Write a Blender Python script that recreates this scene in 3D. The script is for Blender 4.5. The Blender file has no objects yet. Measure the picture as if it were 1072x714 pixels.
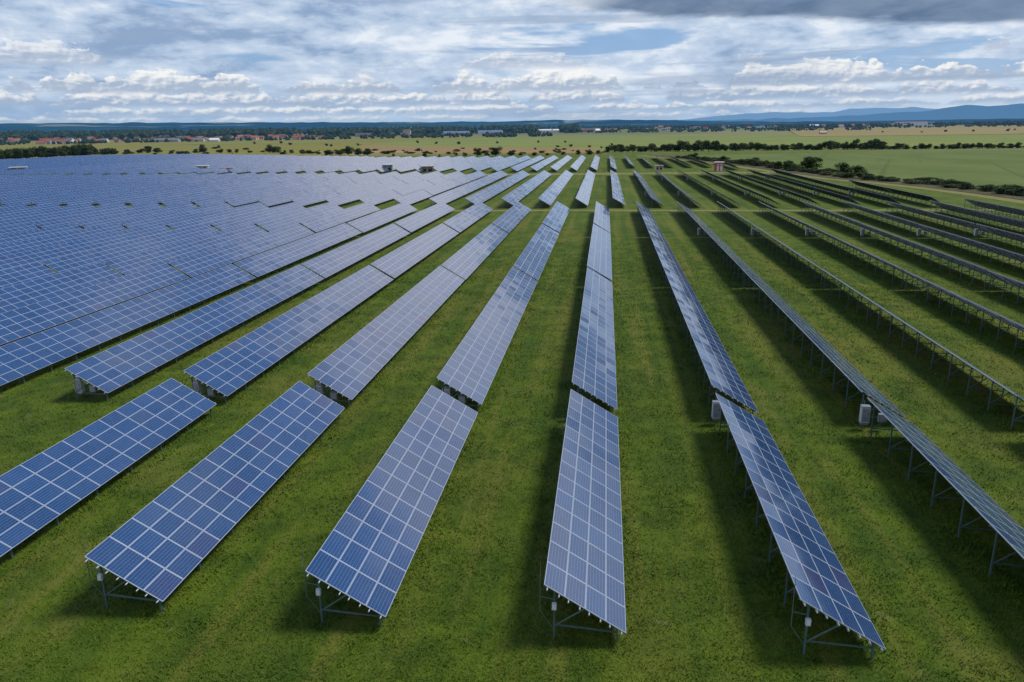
import bpy, math, random, re
from mathutils import Vector, Matrix, noise
random.seed(7)
scene = bpy.context.scene
COL = scene.collection
R = math.radians

# ------------------------------------------------------------------ camera
FPX, YAW, PITCH, ROLL, CAMH = 783.65, -0.12443055, 0.27384495, -0.01415315, 21.1213
def cam_axes():
    cy, sy = math.cos(YAW), math.sin(YAW); cp, sp = math.cos(PITCH), math.sin(PITCH)
    f = Vector((sy*cp, cy*cp, -sp)); r = Vector((cy, -sy, 0)); u = r.cross(f)
    cr, sr = math.cos(ROLL), math.sin(ROLL)
    return r*cr + u*sr, -r*sr + u*cr, f
AR, AU, AF = cam_axes()
CAMP = Vector((0, 0, CAMH))
cd = bpy.data.cameras.new('camera'); cd.sensor_width = 36; cd.lens = FPX*36/1072
cd.clip_start = 0.5; cd.clip_end = 60000
cam = bpy.data.objects.new('camera', cd); COL.objects.link(cam)
M = Matrix((( AR.x, AU.x, -AF.x, 0), (AR.y, AU.y, -AF.y, 0), (AR.z, AU.z, -AF.z, CAMH), (0, 0, 0, 1)))
cam.matrix_world = M
scene.camera = cam
def proj(p):      # where a world point falls (only to leave out what the photo does not show)
    d = Vector(p) - CAMP; z = d.dot(AF)
    if z < 1: return None
    return 536 + FPX*d.dot(AR)/z, 357 - FPX*d.dot(AU)/z, z

# ------------------------------------------------------------------ node helpers
def newmat(name):
    m = bpy.data.materials.new(name); m.use_nodes = True
    nt = m.node_tree; nt.nodes.clear()
    return m, nt
class N:
    def __init__(s, nt): s.nt = nt
    def n(s, t, **k):
        nd = s.nt.nodes.new(t)
        for a, b in k.items(): setattr(nd, a, b)
        return nd
    def l(s, a, b): s.nt.links.new(a, b)
    def put(s, inp, v):
        if hasattr(v, 'is_output') or isinstance(v, bpy.types.NodeSocket): s.l(v, inp)
        else: inp.default_value = v
    def math(s, op, a, b=None, c=None, clamp=False):
        nd = s.n('ShaderNodeMath', operation=op); nd.use_clamp = clamp
        s.put(nd.inputs[0], a)
        if b is not None: s.put(nd.inputs[1], b)
        if c is not None: s.put(nd.inputs[2], c)
        return nd.outputs[0]
    def vmath(s, op, a, b=None, c=None):
        nd = s.n('ShaderNodeVectorMath', operation=op)
        s.put(nd.inputs[0], a)
        if b is not None: s.put(nd.inputs[1], b)
        if c is not None: s.put(nd.inputs[2], c)
        return nd.outputs['Value'] if op in ('LENGTH', 'DOT_PRODUCT') else nd.outputs[0]
    def noise(s, vec, scale, detail=4, rough=0.5, dist=0.0, dim='3D', norm=True):
        nd = s.n('ShaderNodeTexNoise'); nd.noise_dimensions = dim; nd.normalize = norm
        s.put(nd.inputs['Vector'], vec); nd.inputs['Scale'].default_value = scale
        nd.inputs['Detail'].default_value = detail; nd.inputs['Roughness'].default_value = rough
        nd.inputs['Distortion'].default_value = dist
        return nd.outputs['Fac']
    def ss(s, v, a, b, lo=0.0, hi=1.0):     # smoothstep map
        nd = s.n('ShaderNodeMapRange', interpolation_type='SMOOTHSTEP')
        s.put(nd.inputs[0], v); s.put(nd.inputs[1], a); s.put(nd.inputs[2], b)
        nd.inputs[3].default_value = lo; nd.inputs[4].default_value = hi
        return nd.outputs[0]
    def lin(s, v, a, b, lo=0.0, hi=1.0, clamp=True):
        nd = s.n('ShaderNodeMapRange'); nd.clamp = clamp
        s.put(nd.inputs[0], v); s.put(nd.inputs[1], a); s.put(nd.inputs[2], b)
        nd.inputs[3].default_value = lo; nd.inputs[4].default_value = hi
        return nd.outputs[0]
    def mix(s, f, a, b, mode='MIX'):
        nd = s.n('ShaderNodeMix', data_type='RGBA', blend_type=mode); nd.clamp_factor = True
        s.put(nd.inputs[0], f); s.put(nd.inputs[6], a if not isinstance(a, tuple) else (*a, 1)[:4])
        s.put(nd.inputs[7], b if not isinstance(b, tuple) else (*b, 1)[:4])
        return nd.outputs[2]
    def xyz(s, v):
        nd = s.n('ShaderNodeSeparateXYZ'); s.put(nd.inputs[0], v); return nd.outputs
    def comb(s, x, y, z):
        nd = s.n('ShaderNodeCombineXYZ'); s.put(nd.inputs[0], x); s.put(nd.inputs[1], y); s.put(nd.inputs[2], z); return nd.outputs[0]
    def bump(s, h, strength, dist):
        nd = s.n('ShaderNodeBump'); s.put(nd.inputs['Height'], h); nd.inputs['Strength'].default_value = strength
        nd.inputs['Distance'].default_value = dist; return nd.outputs[0]

def bsdf(g, color, rough=0.7, normal=None, spec=0.3, metal=0.0, haze=True, coat=0.0):
    b = g.n('ShaderNodeBsdfPrincipled')
    g.put(b.inputs['Base Color'], color if not isinstance(color, tuple) else (*color, 1)[:4])
    g.put(b.inputs['Roughness'], rough); g.put(b.inputs['Specular IOR Level'], spec)
    g.put(b.inputs['Metallic'], metal)
    if normal is not None: g.l(normal, b.inputs['Normal'])
    out = g.n('ShaderNodeOutputMaterial')
    if haze:   # aerial perspective: painted as blue emission mixed into the surface, grows with world distance
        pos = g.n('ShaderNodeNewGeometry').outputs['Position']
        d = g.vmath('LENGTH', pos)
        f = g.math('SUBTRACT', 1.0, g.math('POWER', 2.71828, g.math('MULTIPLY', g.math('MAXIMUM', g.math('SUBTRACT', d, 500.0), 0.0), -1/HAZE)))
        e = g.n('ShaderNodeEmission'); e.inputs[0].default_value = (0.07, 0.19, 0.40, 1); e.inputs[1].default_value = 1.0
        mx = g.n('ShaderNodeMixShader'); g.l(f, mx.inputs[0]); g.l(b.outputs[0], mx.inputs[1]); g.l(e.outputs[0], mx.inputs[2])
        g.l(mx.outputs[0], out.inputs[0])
    else: g.l(b.outputs[0], out.inputs[0])
    return b
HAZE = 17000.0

def simple(name, color, rough=0.6, spec=0.3, metal=0.0, var=0.15, scale=3.0, haze=False):
    m, nt = newmat(name); g = N(nt)
    pos = g.n('ShaderNodeNewGeometry').outputs['Position']
    nz = g.noise(pos, scale, 4, 0.6)
    k = g.lin(nz, 0.25, 0.75, 1-var, 1+var)
    c = g.vmath('SCALE', (*color,)[:3]); c.node.inputs[3].default_value = 1; g.l(k, c.node.inputs[3])
    bsdf(g, c, rough, None, spec, metal, haze)
    return m

# ------------------------------------------------------------------ materials
MAT = {}
def mat_pv():
    m, nt = newmat('photovoltaic_glass'); g = N(nt)
    uv = g.n('ShaderNodeUVMap').outputs[0]
    x = g.xyz(uv); U, V = x[0], x[1]
    fu, fv = g.math('FRACT', U), g.math('FRACT', V)
    oi = g.n('ShaderNodeObjectInfo').outputs['Random']
    wn = g.n('ShaderNodeTexWhiteNoise', noise_dimensions='3D')
    g.l(g.comb(g.math('FLOOR', U), g.math('FLOOR', V), g.math('MULTIPLY', oi, 531.7)), wn.inputs[0])
    rnd = wn.outputs['Value']; rcol = wn.outputs['Color']
    # aluminium frame round each module
    eu = g.math('MINIMUM', fu, g.math('SUBTRACT', 1.0, fu)); ev = g.math('MINIMUM', fv, g.math('SUBTRACT', 1.0, fv))
    frame = g.math('MAXIMUM', g.math('LESS_THAN', eu, 0.019), g.math('LESS_THAN', ev, 0.020))
    # cells 10 x 6
    cu = g.math('FRACT', g.math('MULTIPLY', g.lin(fu, 0.026, 0.974, 0, 1), 10.0)); cv = g.math('FRACT', g.math('MULTIPLY', g.lin(fv, 0.036, 0.964, 0, 1), 6.0))
    du = g.math('MINIMUM', cu, g.math('SUBTRACT', 1.0, cu)); dv = g.math('MINIMUM', cv, g.math('SUBTRACT', 1.0, cv))
    cellgap = g.math('MAXIMUM', g.math('LESS_THAN', du, 0.012), g.math('LESS_THAN', dv, 0.035))
    bb = g.math('FRACT', g.math('MULTIPLY', cv, 3.0)); bus = g.math('LESS_THAN', g.math('ABSOLUTE', g.math('SUBTRACT', bb, 0.5)), 0.035)
    # crystalline cell colour, each cell slightly different
    wc = g.n('ShaderNodeTexWhiteNoise', noise_dimensions='3D')
    g.l(g.comb(g.math('FLOOR', g.math('MULTIPLY', U, 10.0)), g.math('FLOOR', g.math('MULTIPLY', V, 6.0)), g.math('MULTIPLY', oi, 97.0)), wc.inputs[0])
    base = g.mix(g.ss(rnd, 0.0, 1.0), (0.005, 0.031, 0.100), (0.009, 0.044, 0.132))
    base = g.mix(g.math('MULTIPLY', g.math('GREATER_THAN', rnd, 0.975), 0.7), base, (0.026, 0.026, 0.085))
    base = g.mix(g.math('MULTIPLY', wc.outputs['Value'], 0.25), base, (0.014, 0.070, 0.18))
    pos = g.n('ShaderNodeNewGeometry').outputs['Position']
    dust = g.noise(pos, 0.35, 4, 0.6)
    base = g.mix(g.ss(dust, 0.35, 0.75, 0.0, 0.16), base, (0.06, 0.10, 0.22))
    base = g.mix(g.math('MULTIPLY', bus, 0.20), base, (0.30, 0.36, 0.48))
    base = g.mix(g.math('MULTIPLY', cellgap, 0.42), base, (0.35, 0.42, 0.55))
    col = g.mix(frame, base, (0.36, 0.41, 0.48))
    # each module sits a hair differently in its clamps
    nrm = g.n('ShaderNodeNewGeometry').outputs['Normal']
    j = g.vmath('SCALE', g.vmath('SUBTRACT', rcol, (0.5, 0.5, 0.5))); j.node.inputs[3].default_value = 0.03
    wob = g.n('ShaderNodeTexNoise'); g.l(g.vmath('MULTIPLY', pos, (0.5, 0.5, 0.5)), wob.inputs['Vector']); wob.inputs['Scale'].default_value = 0.25
    wj = g.vmath('SCALE', g.vmath('SUBTRACT', wob.outputs['Color'], (0.5, 0.5, 0.5))); wj.node.inputs[3].default_value = 0.03
    nn = g.vmath('NORMALIZE', g.vmath('ADD', g.vmath('ADD', nrm, j), wj))
    rough = g.math('ADD', g.math('MULTIPLY', frame, 0.30), g.lin(dust, 0.3, 0.7, 0.07, 0.13))
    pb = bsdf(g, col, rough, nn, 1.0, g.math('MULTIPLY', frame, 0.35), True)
    pb.inputs['IOR'].default_value = 1.64
    return m
MAT['pv'] = mat_pv()
MAT['back'] = simple('module_backsheet', (0.035, 0.045, 0.055), 0.6, var=0.1)
MAT['alu'] = simple('aluminium', (0.45, 0.48, 0.52), 0.4, 0.5, 0.5, var=0.1)
MAT['steel'] = simple('galvanised_steel', (0.10, 0.165, 0.17), 0.5, 0.4, 0.3, var=0.25, scale=6)
MAT['cab'] = simple('painted_cabinet', (0.55, 0.60, 0.62), 0.45, var=0.08, scale=2)
MAT['cabd'] = simple('grey_cabinet', (0.20, 0.23, 0.25), 0.5, var=0.1)
MAT['wire'] = simple('cable', (0.12, 0.15, 0.15), 0.6)

def near_fade(g, pos, a, b):   # detail finer than the air lets through is averaged with distance
    return g.ss(g.vmath('LENGTH', pos), a, b, 1.0, 0.0)

def mat_grass():
    m, nt = newmat('meadow_grass'); g = N(nt)
    pos = g.n('ShaderNodeNewGeometry').outputs['Position']
    big = g.noise(pos, 0.045, 5, 0.55, 0.4); mid = g.noise(pos, 0.32, 5, 0.62, 0.3); fin = g.noise(pos, 2.2, 5, 0.7); blade = g.noise(g.vmath('MULTIPLY', pos, (1, 0.6, 1)), 9.0, 3, 0.7)
    c = g.mix(g.ss(mid, 0.32, 0.68), (0.034, 0.070, 0.003), (0.078, 0.122, 0.005))
    c = g.mix(g.ss(big, 0.48, 0.70, 0, 0.75), c, (0.110, 0.120, 0.016))
    c = g.mix(g.ss(fin, 0.45, 0.80, 0, 0.55), c, (0.105, 0.145, 0.014))
    c = g.mix(g.ss(fin, 0.25, 0.46, 0.45, 0.0), c, (0.024, 0.052, 0.004))
    c = g.mix(g.ss(blade, 0.5, 0.85, 0, 0.5), c, (0.15, 0.17, 0.045))
    m5 = g.noise(pos, 0.13, 4, 0.6, 0.5)
    c = g.mix(g.ss(m5, 0.50, 0.70, 0, 0.6), c, (0.034, 0.068, 0.006))
    c = g.mix(g.ss(m5, 0.30, 0.46, 0.55, 0.0), c, (0.120, 0.135, 0.020))
    we = g.noise(pos, 0.9, 3, 0.55, 0.8)
    c = g.mix(g.ss(we, 0.64, 0.72, 0, 0.6), c, (0.135, 0.145, 0.045))
    # mown/trodden strips along the rows, worn paths
    sx = g.xyz(pos)
    strip = g.noise(g.comb(g.math('MULTIPLY', sx[0], 0.55), g.math('MULTIPLY', sx[1], 0.02), 0.0), 1.0, 3, 0.5)
    c = g.mix(g.ss(strip, 0.50, 0.68, 0, 0.65), c, (0.125, 0.130, 0.020))
    c = g.mix(g.ss(strip, 0.32, 0.46, 0.55, 0.0), c, (0.028, 0.070, 0.005))
    h = g.math('ADD', g.math('MULTIPLY', fin, 0.8), g.math('MULTIPLY', blade, 0.35))
    # beyond the array the grassland breaks into a patchwork
    vor = g.n('ShaderNodeTexVoronoi'); vor.inputs['Scale'].default_value = 1.0
    g.l(g.vmath('MULTIPLY', pos, (0.0011, 0.0026, 0.0)), vor.inputs['Vector'])
    pc = g.xyz(vor.outputs['Color'])[0]
    farc = g.mix(pc, (0.10, 0.13, 0.03), (0.22, 0.185, 0.065))
    farc = g.mix(g.ss(g.noise(pos, 0.006, 4, 0.6), 0.4, 0.65, 0.0, 0.5), farc, (0.13, 0.15, 0.045))
    far = g.ss(g.vmath('LENGTH', pos), 680.0, 800.0)
    c = g.mix(far, c, farc)
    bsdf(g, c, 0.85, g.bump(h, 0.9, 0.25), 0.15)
    return m
MAT['grass'] = mat_grass()

def mat_blade():
    m, nt = newmat('grass_blades'); g = N(nt)
    pos = g.n('ShaderNodeNewGeometry').outputs['Position']
    mid = g.noise(pos, 0.32, 5, 0.62, 0.3); fin = g.noise(pos, 2.2, 4, 0.6); big = g.noise(pos, 0.045, 5, 0.55, 0.4)
    c = g.mix(g.ss(mid, 0.32, 0.68), (0.040, 0.086, 0.003), (0.092, 0.145, 0.006))
    c = g.mix(g.ss(big, 0.48, 0.70, 0, 0.7), c, (0.130, 0.142, 0.018))
    c = g.mix(g.ss(fin, 0.42, 0.72, 0.0, 0.4), c, (0.125, 0.170, 0.016))
    m5 = g.noise(pos, 0.13, 4, 0.6, 0.5)
    c = g.mix(g.ss(m5, 0.50, 0.70, 0, 0.6), c, (0.042, 0.092, 0.010))
    c = g.mix(g.ss(m5, 0.30, 0.46, 0.55, 0.0), c, (0.140, 0.155, 0.024))
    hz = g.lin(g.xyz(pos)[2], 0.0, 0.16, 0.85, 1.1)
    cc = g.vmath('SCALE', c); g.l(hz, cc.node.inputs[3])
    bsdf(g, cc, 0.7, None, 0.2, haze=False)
    return m
MAT['blade'] = mat_blade()

def mat_field(name, a, b, c3, sc=(0.02, 0.02), line=None):
    m, nt = newmat(name); g = N(nt)
    pos = g.n('ShaderNodeNewGeometry').outputs['Position']
    n1 = g.noise(g.vmath('MULTIPLY', pos, (sc[0], sc[1], 0.0)), 1.0, 6, 0.6, 0.3)
    n2 = g.noise(pos, 0.25, 5, 0.65)
    c = g.mix(g.ss(n1, 0.3, 0.7), a, b)
    c = g.mix(g.ss(n2, 0.52, 0.75, 0, 0.7), c, c3)
    if line:
        p = g.xyz(pos); t = g.math('ADD', g.math('MULTIPLY', p[0], line[0]), g.math('MULTIPLY', p[1], line[1]))
        w = g.noise(g.comb(t, g.math('MULTIPLY', p[0], 0.004), 0.0), 1.0, 2, 0.5)
        c = g.mix(g.ss(w, 0.60, 0.68, 0, 0.5), c, c3)
    bsdf(g, c, 0.9, g.bump(n2, 0.5, 0.5), 0.1)
    return m
MAT['f_green'] = mat_field('crop_green', (0.080, 0.118, 0.028), (0.112, 0.145, 0.038), (0.045, 0.072, 0.014), (0.03, 0.012), (0.11, -0.04))
MAT['f_light'] = mat_field('crop_light_green', (0.140, 0.175, 0.038), (0.175, 0.205, 0.048), (0.10, 0.138, 0.028), (0.008, 0.008))
MAT['f_tan'] = mat_field('stubble_tan', (0.23, 0.185, 0.062), (0.27, 0.20, 0.075), (0.15, 0.16, 0.045), (0.002, 0.006))
MAT['f_brown'] = mat_field('fallow_brown', (0.21, 0.15, 0.058), (0.25, 0.17, 0.070), (0.14, 0.16, 0.045), (0.008, 0.02))
MAT['f_yellow'] = mat_field('meadow_yellow', (0.15, 0.155, 0.028), (0.20, 0.17, 0.038), (0.085, 0.12, 0.02), (0.006, 0.02))
MAT['f_sand'] = mat_field('bare_soil', (0.30, 0.27, 0.15), (0.25, 0.22, 0.12), (0.16, 0.16, 0.07), (0.02, 0.02))
MAT['track'] = mat_field('worn_track', (0.15, 0.155, 0.05), (0.19, 0.17, 0.07), (0.10, 0.13, 0.035), (0.06, 0.3))
MAT['scrub'] = mat_field('rough_scrub', (0.060, 0.055, 0.026), (0.10, 0.090, 0.045), (0.022, 0.030, 0.010), (0.09, 0.09))

def mat_leaf(name, a, b, s=0.6):
    m, nt = newmat(name); g = N(nt)
    geo = g.n('ShaderNodeNewGeometry'); pos = geo.outputs['Position']
    oi = g.n('ShaderNodeObjectInfo').outputs['Random']
    c = g.mix(g.ss(g.noise(pos, s, 4, 0.6), 0.3, 0.7), a, b)
    k = g.math('ADD', 0.75, g.math('MULTIPLY', oi, 0.5))
    cc = g.vmath('SCALE', c); g.l(k, cc.node.inputs[3])
    bsdf(g, cc, 0.8, None, 0.15)
    return m
MAT['leaf'] = mat_leaf('bush_leaves', (0.018, 0.038, 0.010), (0.050, 0.078, 0.020))
MAT['leaf2'] = mat_leaf('olive_leaves', (0.035, 0.050, 0.014), (0.075, 0.090, 0.028))
MAT['wood'] = mat_leaf('far_wood', (0.014, 0.032, 0.014), (0.040, 0.066, 0.022), 0.03)
MAT['bark'] = simple('bark', (0.06, 0.05, 0.035), 0.9)
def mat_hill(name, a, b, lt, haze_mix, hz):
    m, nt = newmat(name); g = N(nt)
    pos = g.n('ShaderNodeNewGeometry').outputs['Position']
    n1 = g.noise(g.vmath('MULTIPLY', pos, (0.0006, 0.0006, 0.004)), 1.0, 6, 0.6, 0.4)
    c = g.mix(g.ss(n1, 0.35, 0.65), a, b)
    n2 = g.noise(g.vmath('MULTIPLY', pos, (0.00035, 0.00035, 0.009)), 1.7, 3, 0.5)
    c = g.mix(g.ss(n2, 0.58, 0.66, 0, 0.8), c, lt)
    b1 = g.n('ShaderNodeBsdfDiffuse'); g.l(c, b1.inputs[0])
    e = g.n('ShaderNodeEmission'); e.inputs[0].default_value = (*hz, 1)  # distance haze painted into the hills: fixed blue glow over bluish albedo
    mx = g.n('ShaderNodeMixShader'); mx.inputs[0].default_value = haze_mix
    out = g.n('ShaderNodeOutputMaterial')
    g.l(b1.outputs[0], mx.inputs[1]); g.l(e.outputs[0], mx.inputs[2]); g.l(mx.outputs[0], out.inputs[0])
    return m
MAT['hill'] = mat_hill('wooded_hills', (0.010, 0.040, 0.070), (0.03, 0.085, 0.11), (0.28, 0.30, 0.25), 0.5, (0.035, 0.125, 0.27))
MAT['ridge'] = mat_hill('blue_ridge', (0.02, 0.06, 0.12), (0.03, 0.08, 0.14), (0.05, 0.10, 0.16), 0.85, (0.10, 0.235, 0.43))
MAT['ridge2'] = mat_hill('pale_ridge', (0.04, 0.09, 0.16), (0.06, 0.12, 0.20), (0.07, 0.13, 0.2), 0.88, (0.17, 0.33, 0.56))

for k, c in dict(w_white=(0.62, 0.60, 0.56), w_cream=(0.50, 0.44, 0.33), w_grey=(0.30, 0.31, 0.33), w_tan=(0.36, 0.26, 0.18), r_red=(0.26, 0.075, 0.05),
                 r_brown=(0.13, 0.075, 0.055), r_grey=(0.15, 0.16, 0.18), r_orange=(0.32, 0.14, 0.08), r_blue=(0.12, 0.17, 0.28), r_white=(0.72, 0.72, 0.72),
                 r_pink=(0.50, 0.33, 0.30), k_red=(0.40, 0.08, 0.06), dark=(0.03, 0.03, 0.035), k_conc=(0.40, 0.39, 0.36)).items():
    MAT[k] = simple(k + '_paint', c, 0.7, haze=(k[:2] != 'k_'), var=0.1, scale=0.4)

# ------------------------------------------------------------------ mesh builder
class MB:
    def __init__(s): s.v = []; s.f = []; s.mi = []; s.mats = []; s.uv = {}
    def m(s, mat):
        if mat not in s.mats: s.mats.append(mat)
        return s.mats.index(mat)
    def face(s, idx, mat, uv=None):
        if uv: s.uv[len(s.f)] = uv
        s.f.append(idx); s.mi.append(s.m(mat))
    def quad(s, a, b, c, d, mat, uv=None):
        n = len(s.v); s.v += [tuple(a), tuple(b), tuple(c), tuple(d)]; s.face((n, n+1, n+2, n+3), mat, uv)
    def hexa(s, p, mat):     # p: 8 points, bottom 4 ccw then top 4 ccw
        n = len(s.v); s.v += [tuple(q) for q in p]
        for q in ((3, 2, 1, 0), (4, 5, 6, 7), (0, 1, 5, 4), (1, 2, 6, 5), (2, 3, 7, 6), (3, 0, 4, 7)):
            s.face(tuple(n+i for i in q), mat)
    def box(s, x0, x1, y0, y1, z0, z1, mat):
        s.hexa([(x0, y0, z0), (x1, y0, z0), (x1, y1, z0), (x0, y1, z0), (x0, y0, z1), (x1, y0, z1), (x1, y1, z1), (x0, y1, z1)], mat)
    def bar(s, a, b, w, h, mat, upv=(0, 0, 1)):
        a, b = Vector(a), Vector(b); d = (b-a).normalized(); up = Vector(upv)
        if abs(d.dot(up)) > 0.95: up = Vector((0, 1, 0))
        sx = d.cross(up).normalized()*w/2; sy = sx.cross(d).normalized()*h/2
        s.hexa([a-sx-sy, a+sx-sy, b+sx-sy, b-sx-sy, a-sx+sy, a+sx+sy, b+sx+sy, b-sx+sy], mat)
    def mesh(s, name):
        me = bpy.data.meshes.new(name); me.from_pydata(s.v, [], s.f)
        for mt in s.mats: me.materials.append(MAT[mt])
        me.polygons.foreach_set('material_index', s.mi)
        ul = me.uv_layers.new(name='UVMap')
        if s.uv:
            for fi, u in s.uv.items():
                for li, c in zip(me.polygons[fi].loop_indices, u): ul.data[li].uv = c
        me.update(); return me
def link(name, data, parent=None, loc=(0, 0, 0), rot=(0, 0, 0)):
    o = bpy.data.objects.new(name, data); COL.objects.link(o)
    o.location = loc; o.rotation_euler = rot
    if parent: o.parent = parent
    return o
def tag(o, label, cat, group=None):
    if len(re.findall(r"[\w']+", label)) > 16: print('LONG', label)
    o['label'] = label; o['category'] = cat
    if group: o['group'] = group
    return o

# ------------------------------------------------------------------ terrain
def sstep(a, b, x):
    t = min(1, max(0, (x-a)/(b-a))); return t*t*(3-2*t)
def H(x, y):
    r = math.hypot(x, y)
    if y < 0: return 0.0
    az = math.degrees(math.atan2(x, y))
    A = 30 - 12*sstep(-10, 20, az)
    return A*sstep(1900, 4600, r) + 10*sstep(5000, 9000, r)
def build_ground():
    v = [(0, 0, 0)]; f = []
    rings = [20, 50, 100, 200, 400, 700, 1000, 1400, 1900] + [2200+250*i for i in range(12)] + [5500, 6500, 8000, 10000, 14000, 20000, 30000, 45000]
    S = 180
    for r in rings:
        for k in range(S):
            a = 2*math.pi*k/S; x, y = r*math.sin(a), r*math.cos(a); v.append((x, y, H(x, y)))
    for k in range(S): f.append((0, 1+(k+1) % S, 1+k))
    for i in range(len(rings)-1):
        for k in range(S):
            a = 1+i*S+k; b = 1+i*S+(k+1) % S; f.append((a, b, b+S, a+S))
    me = bpy.data.meshes.new('ground'); me.from_pydata(v, [], f); me.materials.append(MAT['grass'])
    for p in me.polygons: p.use_smooth = True
    me.validate(); o = link('ground', me); o['kind'] = 'structure'
    import bmesh as _b
    bm = _b.new(); bm.from_mesh(me); _b.ops.recalc_face_normals(bm, faces=bm.faces)
    if bm.faces[0].normal.z < 0: _b.ops.reverse_faces(bm, faces=bm.faces)
    bm.to_mesh(me); bm.free()
build_ground()

def sheet(name, quad, mat, dz, n=24, kind='structure'):
    a, b, c, d = [Vector((*p, 0)) for p in quad]; v = []; f = []
    for i in range(n+1):
        for j in range(n+1):
            s, t = i/n, j/n
            p = (a*(1-s)+b*s)*(1-t) + (d*(1-s)+c*s)*t
            v.append((p.x, p.y, H(p.x, p.y) + dz + (0.8 if p.length > 1900 else 0)))
    for i in range(n):
        for j in range(n):
            k = i*(n+1)+j; f.append((k, k+n+1, k+n+2, k+1))
    me = bpy.data.meshes.new(name); me.from_pydata(v, [], f); me.materials.append(MAT[mat])
    o = link(name, me); o['kind'] = kind
    return o
def strip(name, pts, w0, w1, mat, dz):
    v = []; f = []
    for i, p in enumerate(pts):
        q = pts[min(i+1, len(pts)-1)]; o_ = pts[max(i-1, 0)]
        d = Vector((q[0]-o_[0], q[1]-o_[1])).normalized(); nx, ny = d.y, -d.x
        wa = w0 + random.uniform(-1, 1)*0.12*abs(w0); wb = w1 + random.uniform(-1, 1)*0.12*abs(w1)
        v += [(p[0]+nx*wa, p[1]+ny*wa, dz), (p[0]+nx*wb, p[1]+ny*wb, dz)]
    for i in range(len(pts)-1): f.append((2*i, 2*i+1, 2*i+3, 2*i+2))
    me = bpy.data.meshes.new(name); me.from_pydata(v, [], f); me.materials.append(MAT[mat])
    o = link(name, me); o['kind'] = 'structure'; return o

hedgeR = [(42, 650), (55.6, 580), (67.8, 531), (79.1, 484), (87.4, 440), (96.9, 376), (104, 333), (114, 311), (121.5, 283), (127, 247), (131, 200), (135, 150), (138, 90)]
def resample(P, step):
    out = []; 
    for a, b in zip(P, P[1:]):
        L = math.dist(a, b); n = max(1, int(L/step))
        for k in range(n): out.append((a[0]+(b[0]-a[0])*k/n, a[1]+(b[1]-a[1])*k/n))
    out.append(P[-1]); return out
# fields, each a sheet a little above the one below
sheet('field', [(60, 640), (150, 60), (1400, 60), (330, 700)], 'f_green', 0.05)
sheet('field', [(-190, 745), (1500, 745), (2600, 1900), (-900, 2350)], 'f_light', 0.09)
sheet('field', [(420, 1750), (2600, 1500), (5200, 3400), (760, 3400)], 'f_tan', 0.5, 40)
sheet('field', [(-245, 770), (0, 712), (-10, 900), (-430, 1320)], 'f_brown', 0.14)
sheet('field', [(-1500, 780), (-245, 700), (-460, 1500), (-2400, 1900)], 'f_yellow', 0.12)
sheet('field', [(-1900, 1500), (-500, 1560), (-300, 2450), (-2600, 2300)], 'f_yellow', 0.17)
sheet('field', [(-330, 845), (-205, 810), (-212, 850), (-345, 905)], 'f_sand', 0.2)
sheet('field', [(-1000, 1650), (-640, 1720), (-720, 1850), (-1020, 1830)], 'f_light', 0.3)
sc = strip('path', resample(hedgeR, 12), -4.0, 9.5, 'scrub', 0.08)
sc.name = 'scrub_verge'
# cross tracks between the blocks
strip('path', [(-300+i*10, 205.8+0.6*math.sin(i*.7)) for i in range(41)], -1.6, 1.6, 'track', 0.02)
strip('path', [(-560+i*10, 382+1.0*math.sin(i*.45)) for i in range(66)], -6, 7, 'track', 0.02)
strip('path', [(p[0]-13, p[1]) for p in resample(hedgeR, 15)], -2.5, 2.5, 'track', 0.03)

# ------------------------------------------------------------------ hills
def ridge(name, prof, dist, mat, depth, seed, rough=0.03):
    v = []; f = []; rows = 7
    az0, az1 = prof[0][0], prof[-1][0]; n = 260
    for i in range(n+1):
        az = az0 + (az1-az0)*i/n
        for (a, e), (b, g_) in zip(prof, prof[1:]):
            if a <= az <= b: el = e + (g_-e)*(az-a)/(b-a); break
        el += (noise.noise(Vector((az*0.9, seed, 0)))*0.06 + noise.noise(Vector((az*3.1, seed, 5)))*rough)
        top = CAMH + math.tan(R(el))*dist
        for j in range(rows):
            t = j/(rows-1)
            rr = dist - depth*(1-t); z = 0 + (top)*(t**1.3) + (noise.noise(Vector((az*1.3, j*0.9, seed)))*0.12*top*(t*(1-t)*4))
            v.append((rr*math.sin(R(az)), rr*math.cos(R(az)), z if j else -5))
        v.append(((dist+800)*math.sin(R(az)), (dist+800)*math.cos(R(az)), -5))
    w = rows+1
    for i in range(n):
        for j in range(w-1):
            a = i*w+j; f.append((a, a+w, a+w+1, a+1))
    me = bpy.data.meshes.new(name); me.from_pydata(v, [], f); me.materials.append(MAT[mat])
    for p in me.polygons: p.use_smooth = True
    o = link(name, me); o['kind'] = 'structure'; return o
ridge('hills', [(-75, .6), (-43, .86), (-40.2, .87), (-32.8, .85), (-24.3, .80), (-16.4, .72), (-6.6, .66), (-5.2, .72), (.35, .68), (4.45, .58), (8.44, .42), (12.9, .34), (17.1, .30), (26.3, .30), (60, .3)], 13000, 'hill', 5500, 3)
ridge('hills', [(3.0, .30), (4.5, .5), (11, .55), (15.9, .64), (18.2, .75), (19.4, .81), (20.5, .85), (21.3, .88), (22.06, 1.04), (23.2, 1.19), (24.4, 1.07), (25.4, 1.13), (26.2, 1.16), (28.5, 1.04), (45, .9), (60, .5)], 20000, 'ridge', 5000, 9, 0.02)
ridge('hills', [(2.5, .3), (3.8, .51), (5.8, .61), (7.4, .79), (8.4, .83), (9.7, .94), (11, .98), (13.5, .96), (15.3, .89), (16.45, 1.11), (17.3, 1.15), (18.8, 1.09), (20.2, 1.14), (21.5, .96), (23.7, .75), (45, .6)], 30000, 'ridge2', 5000, 14, 0.015)

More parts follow.
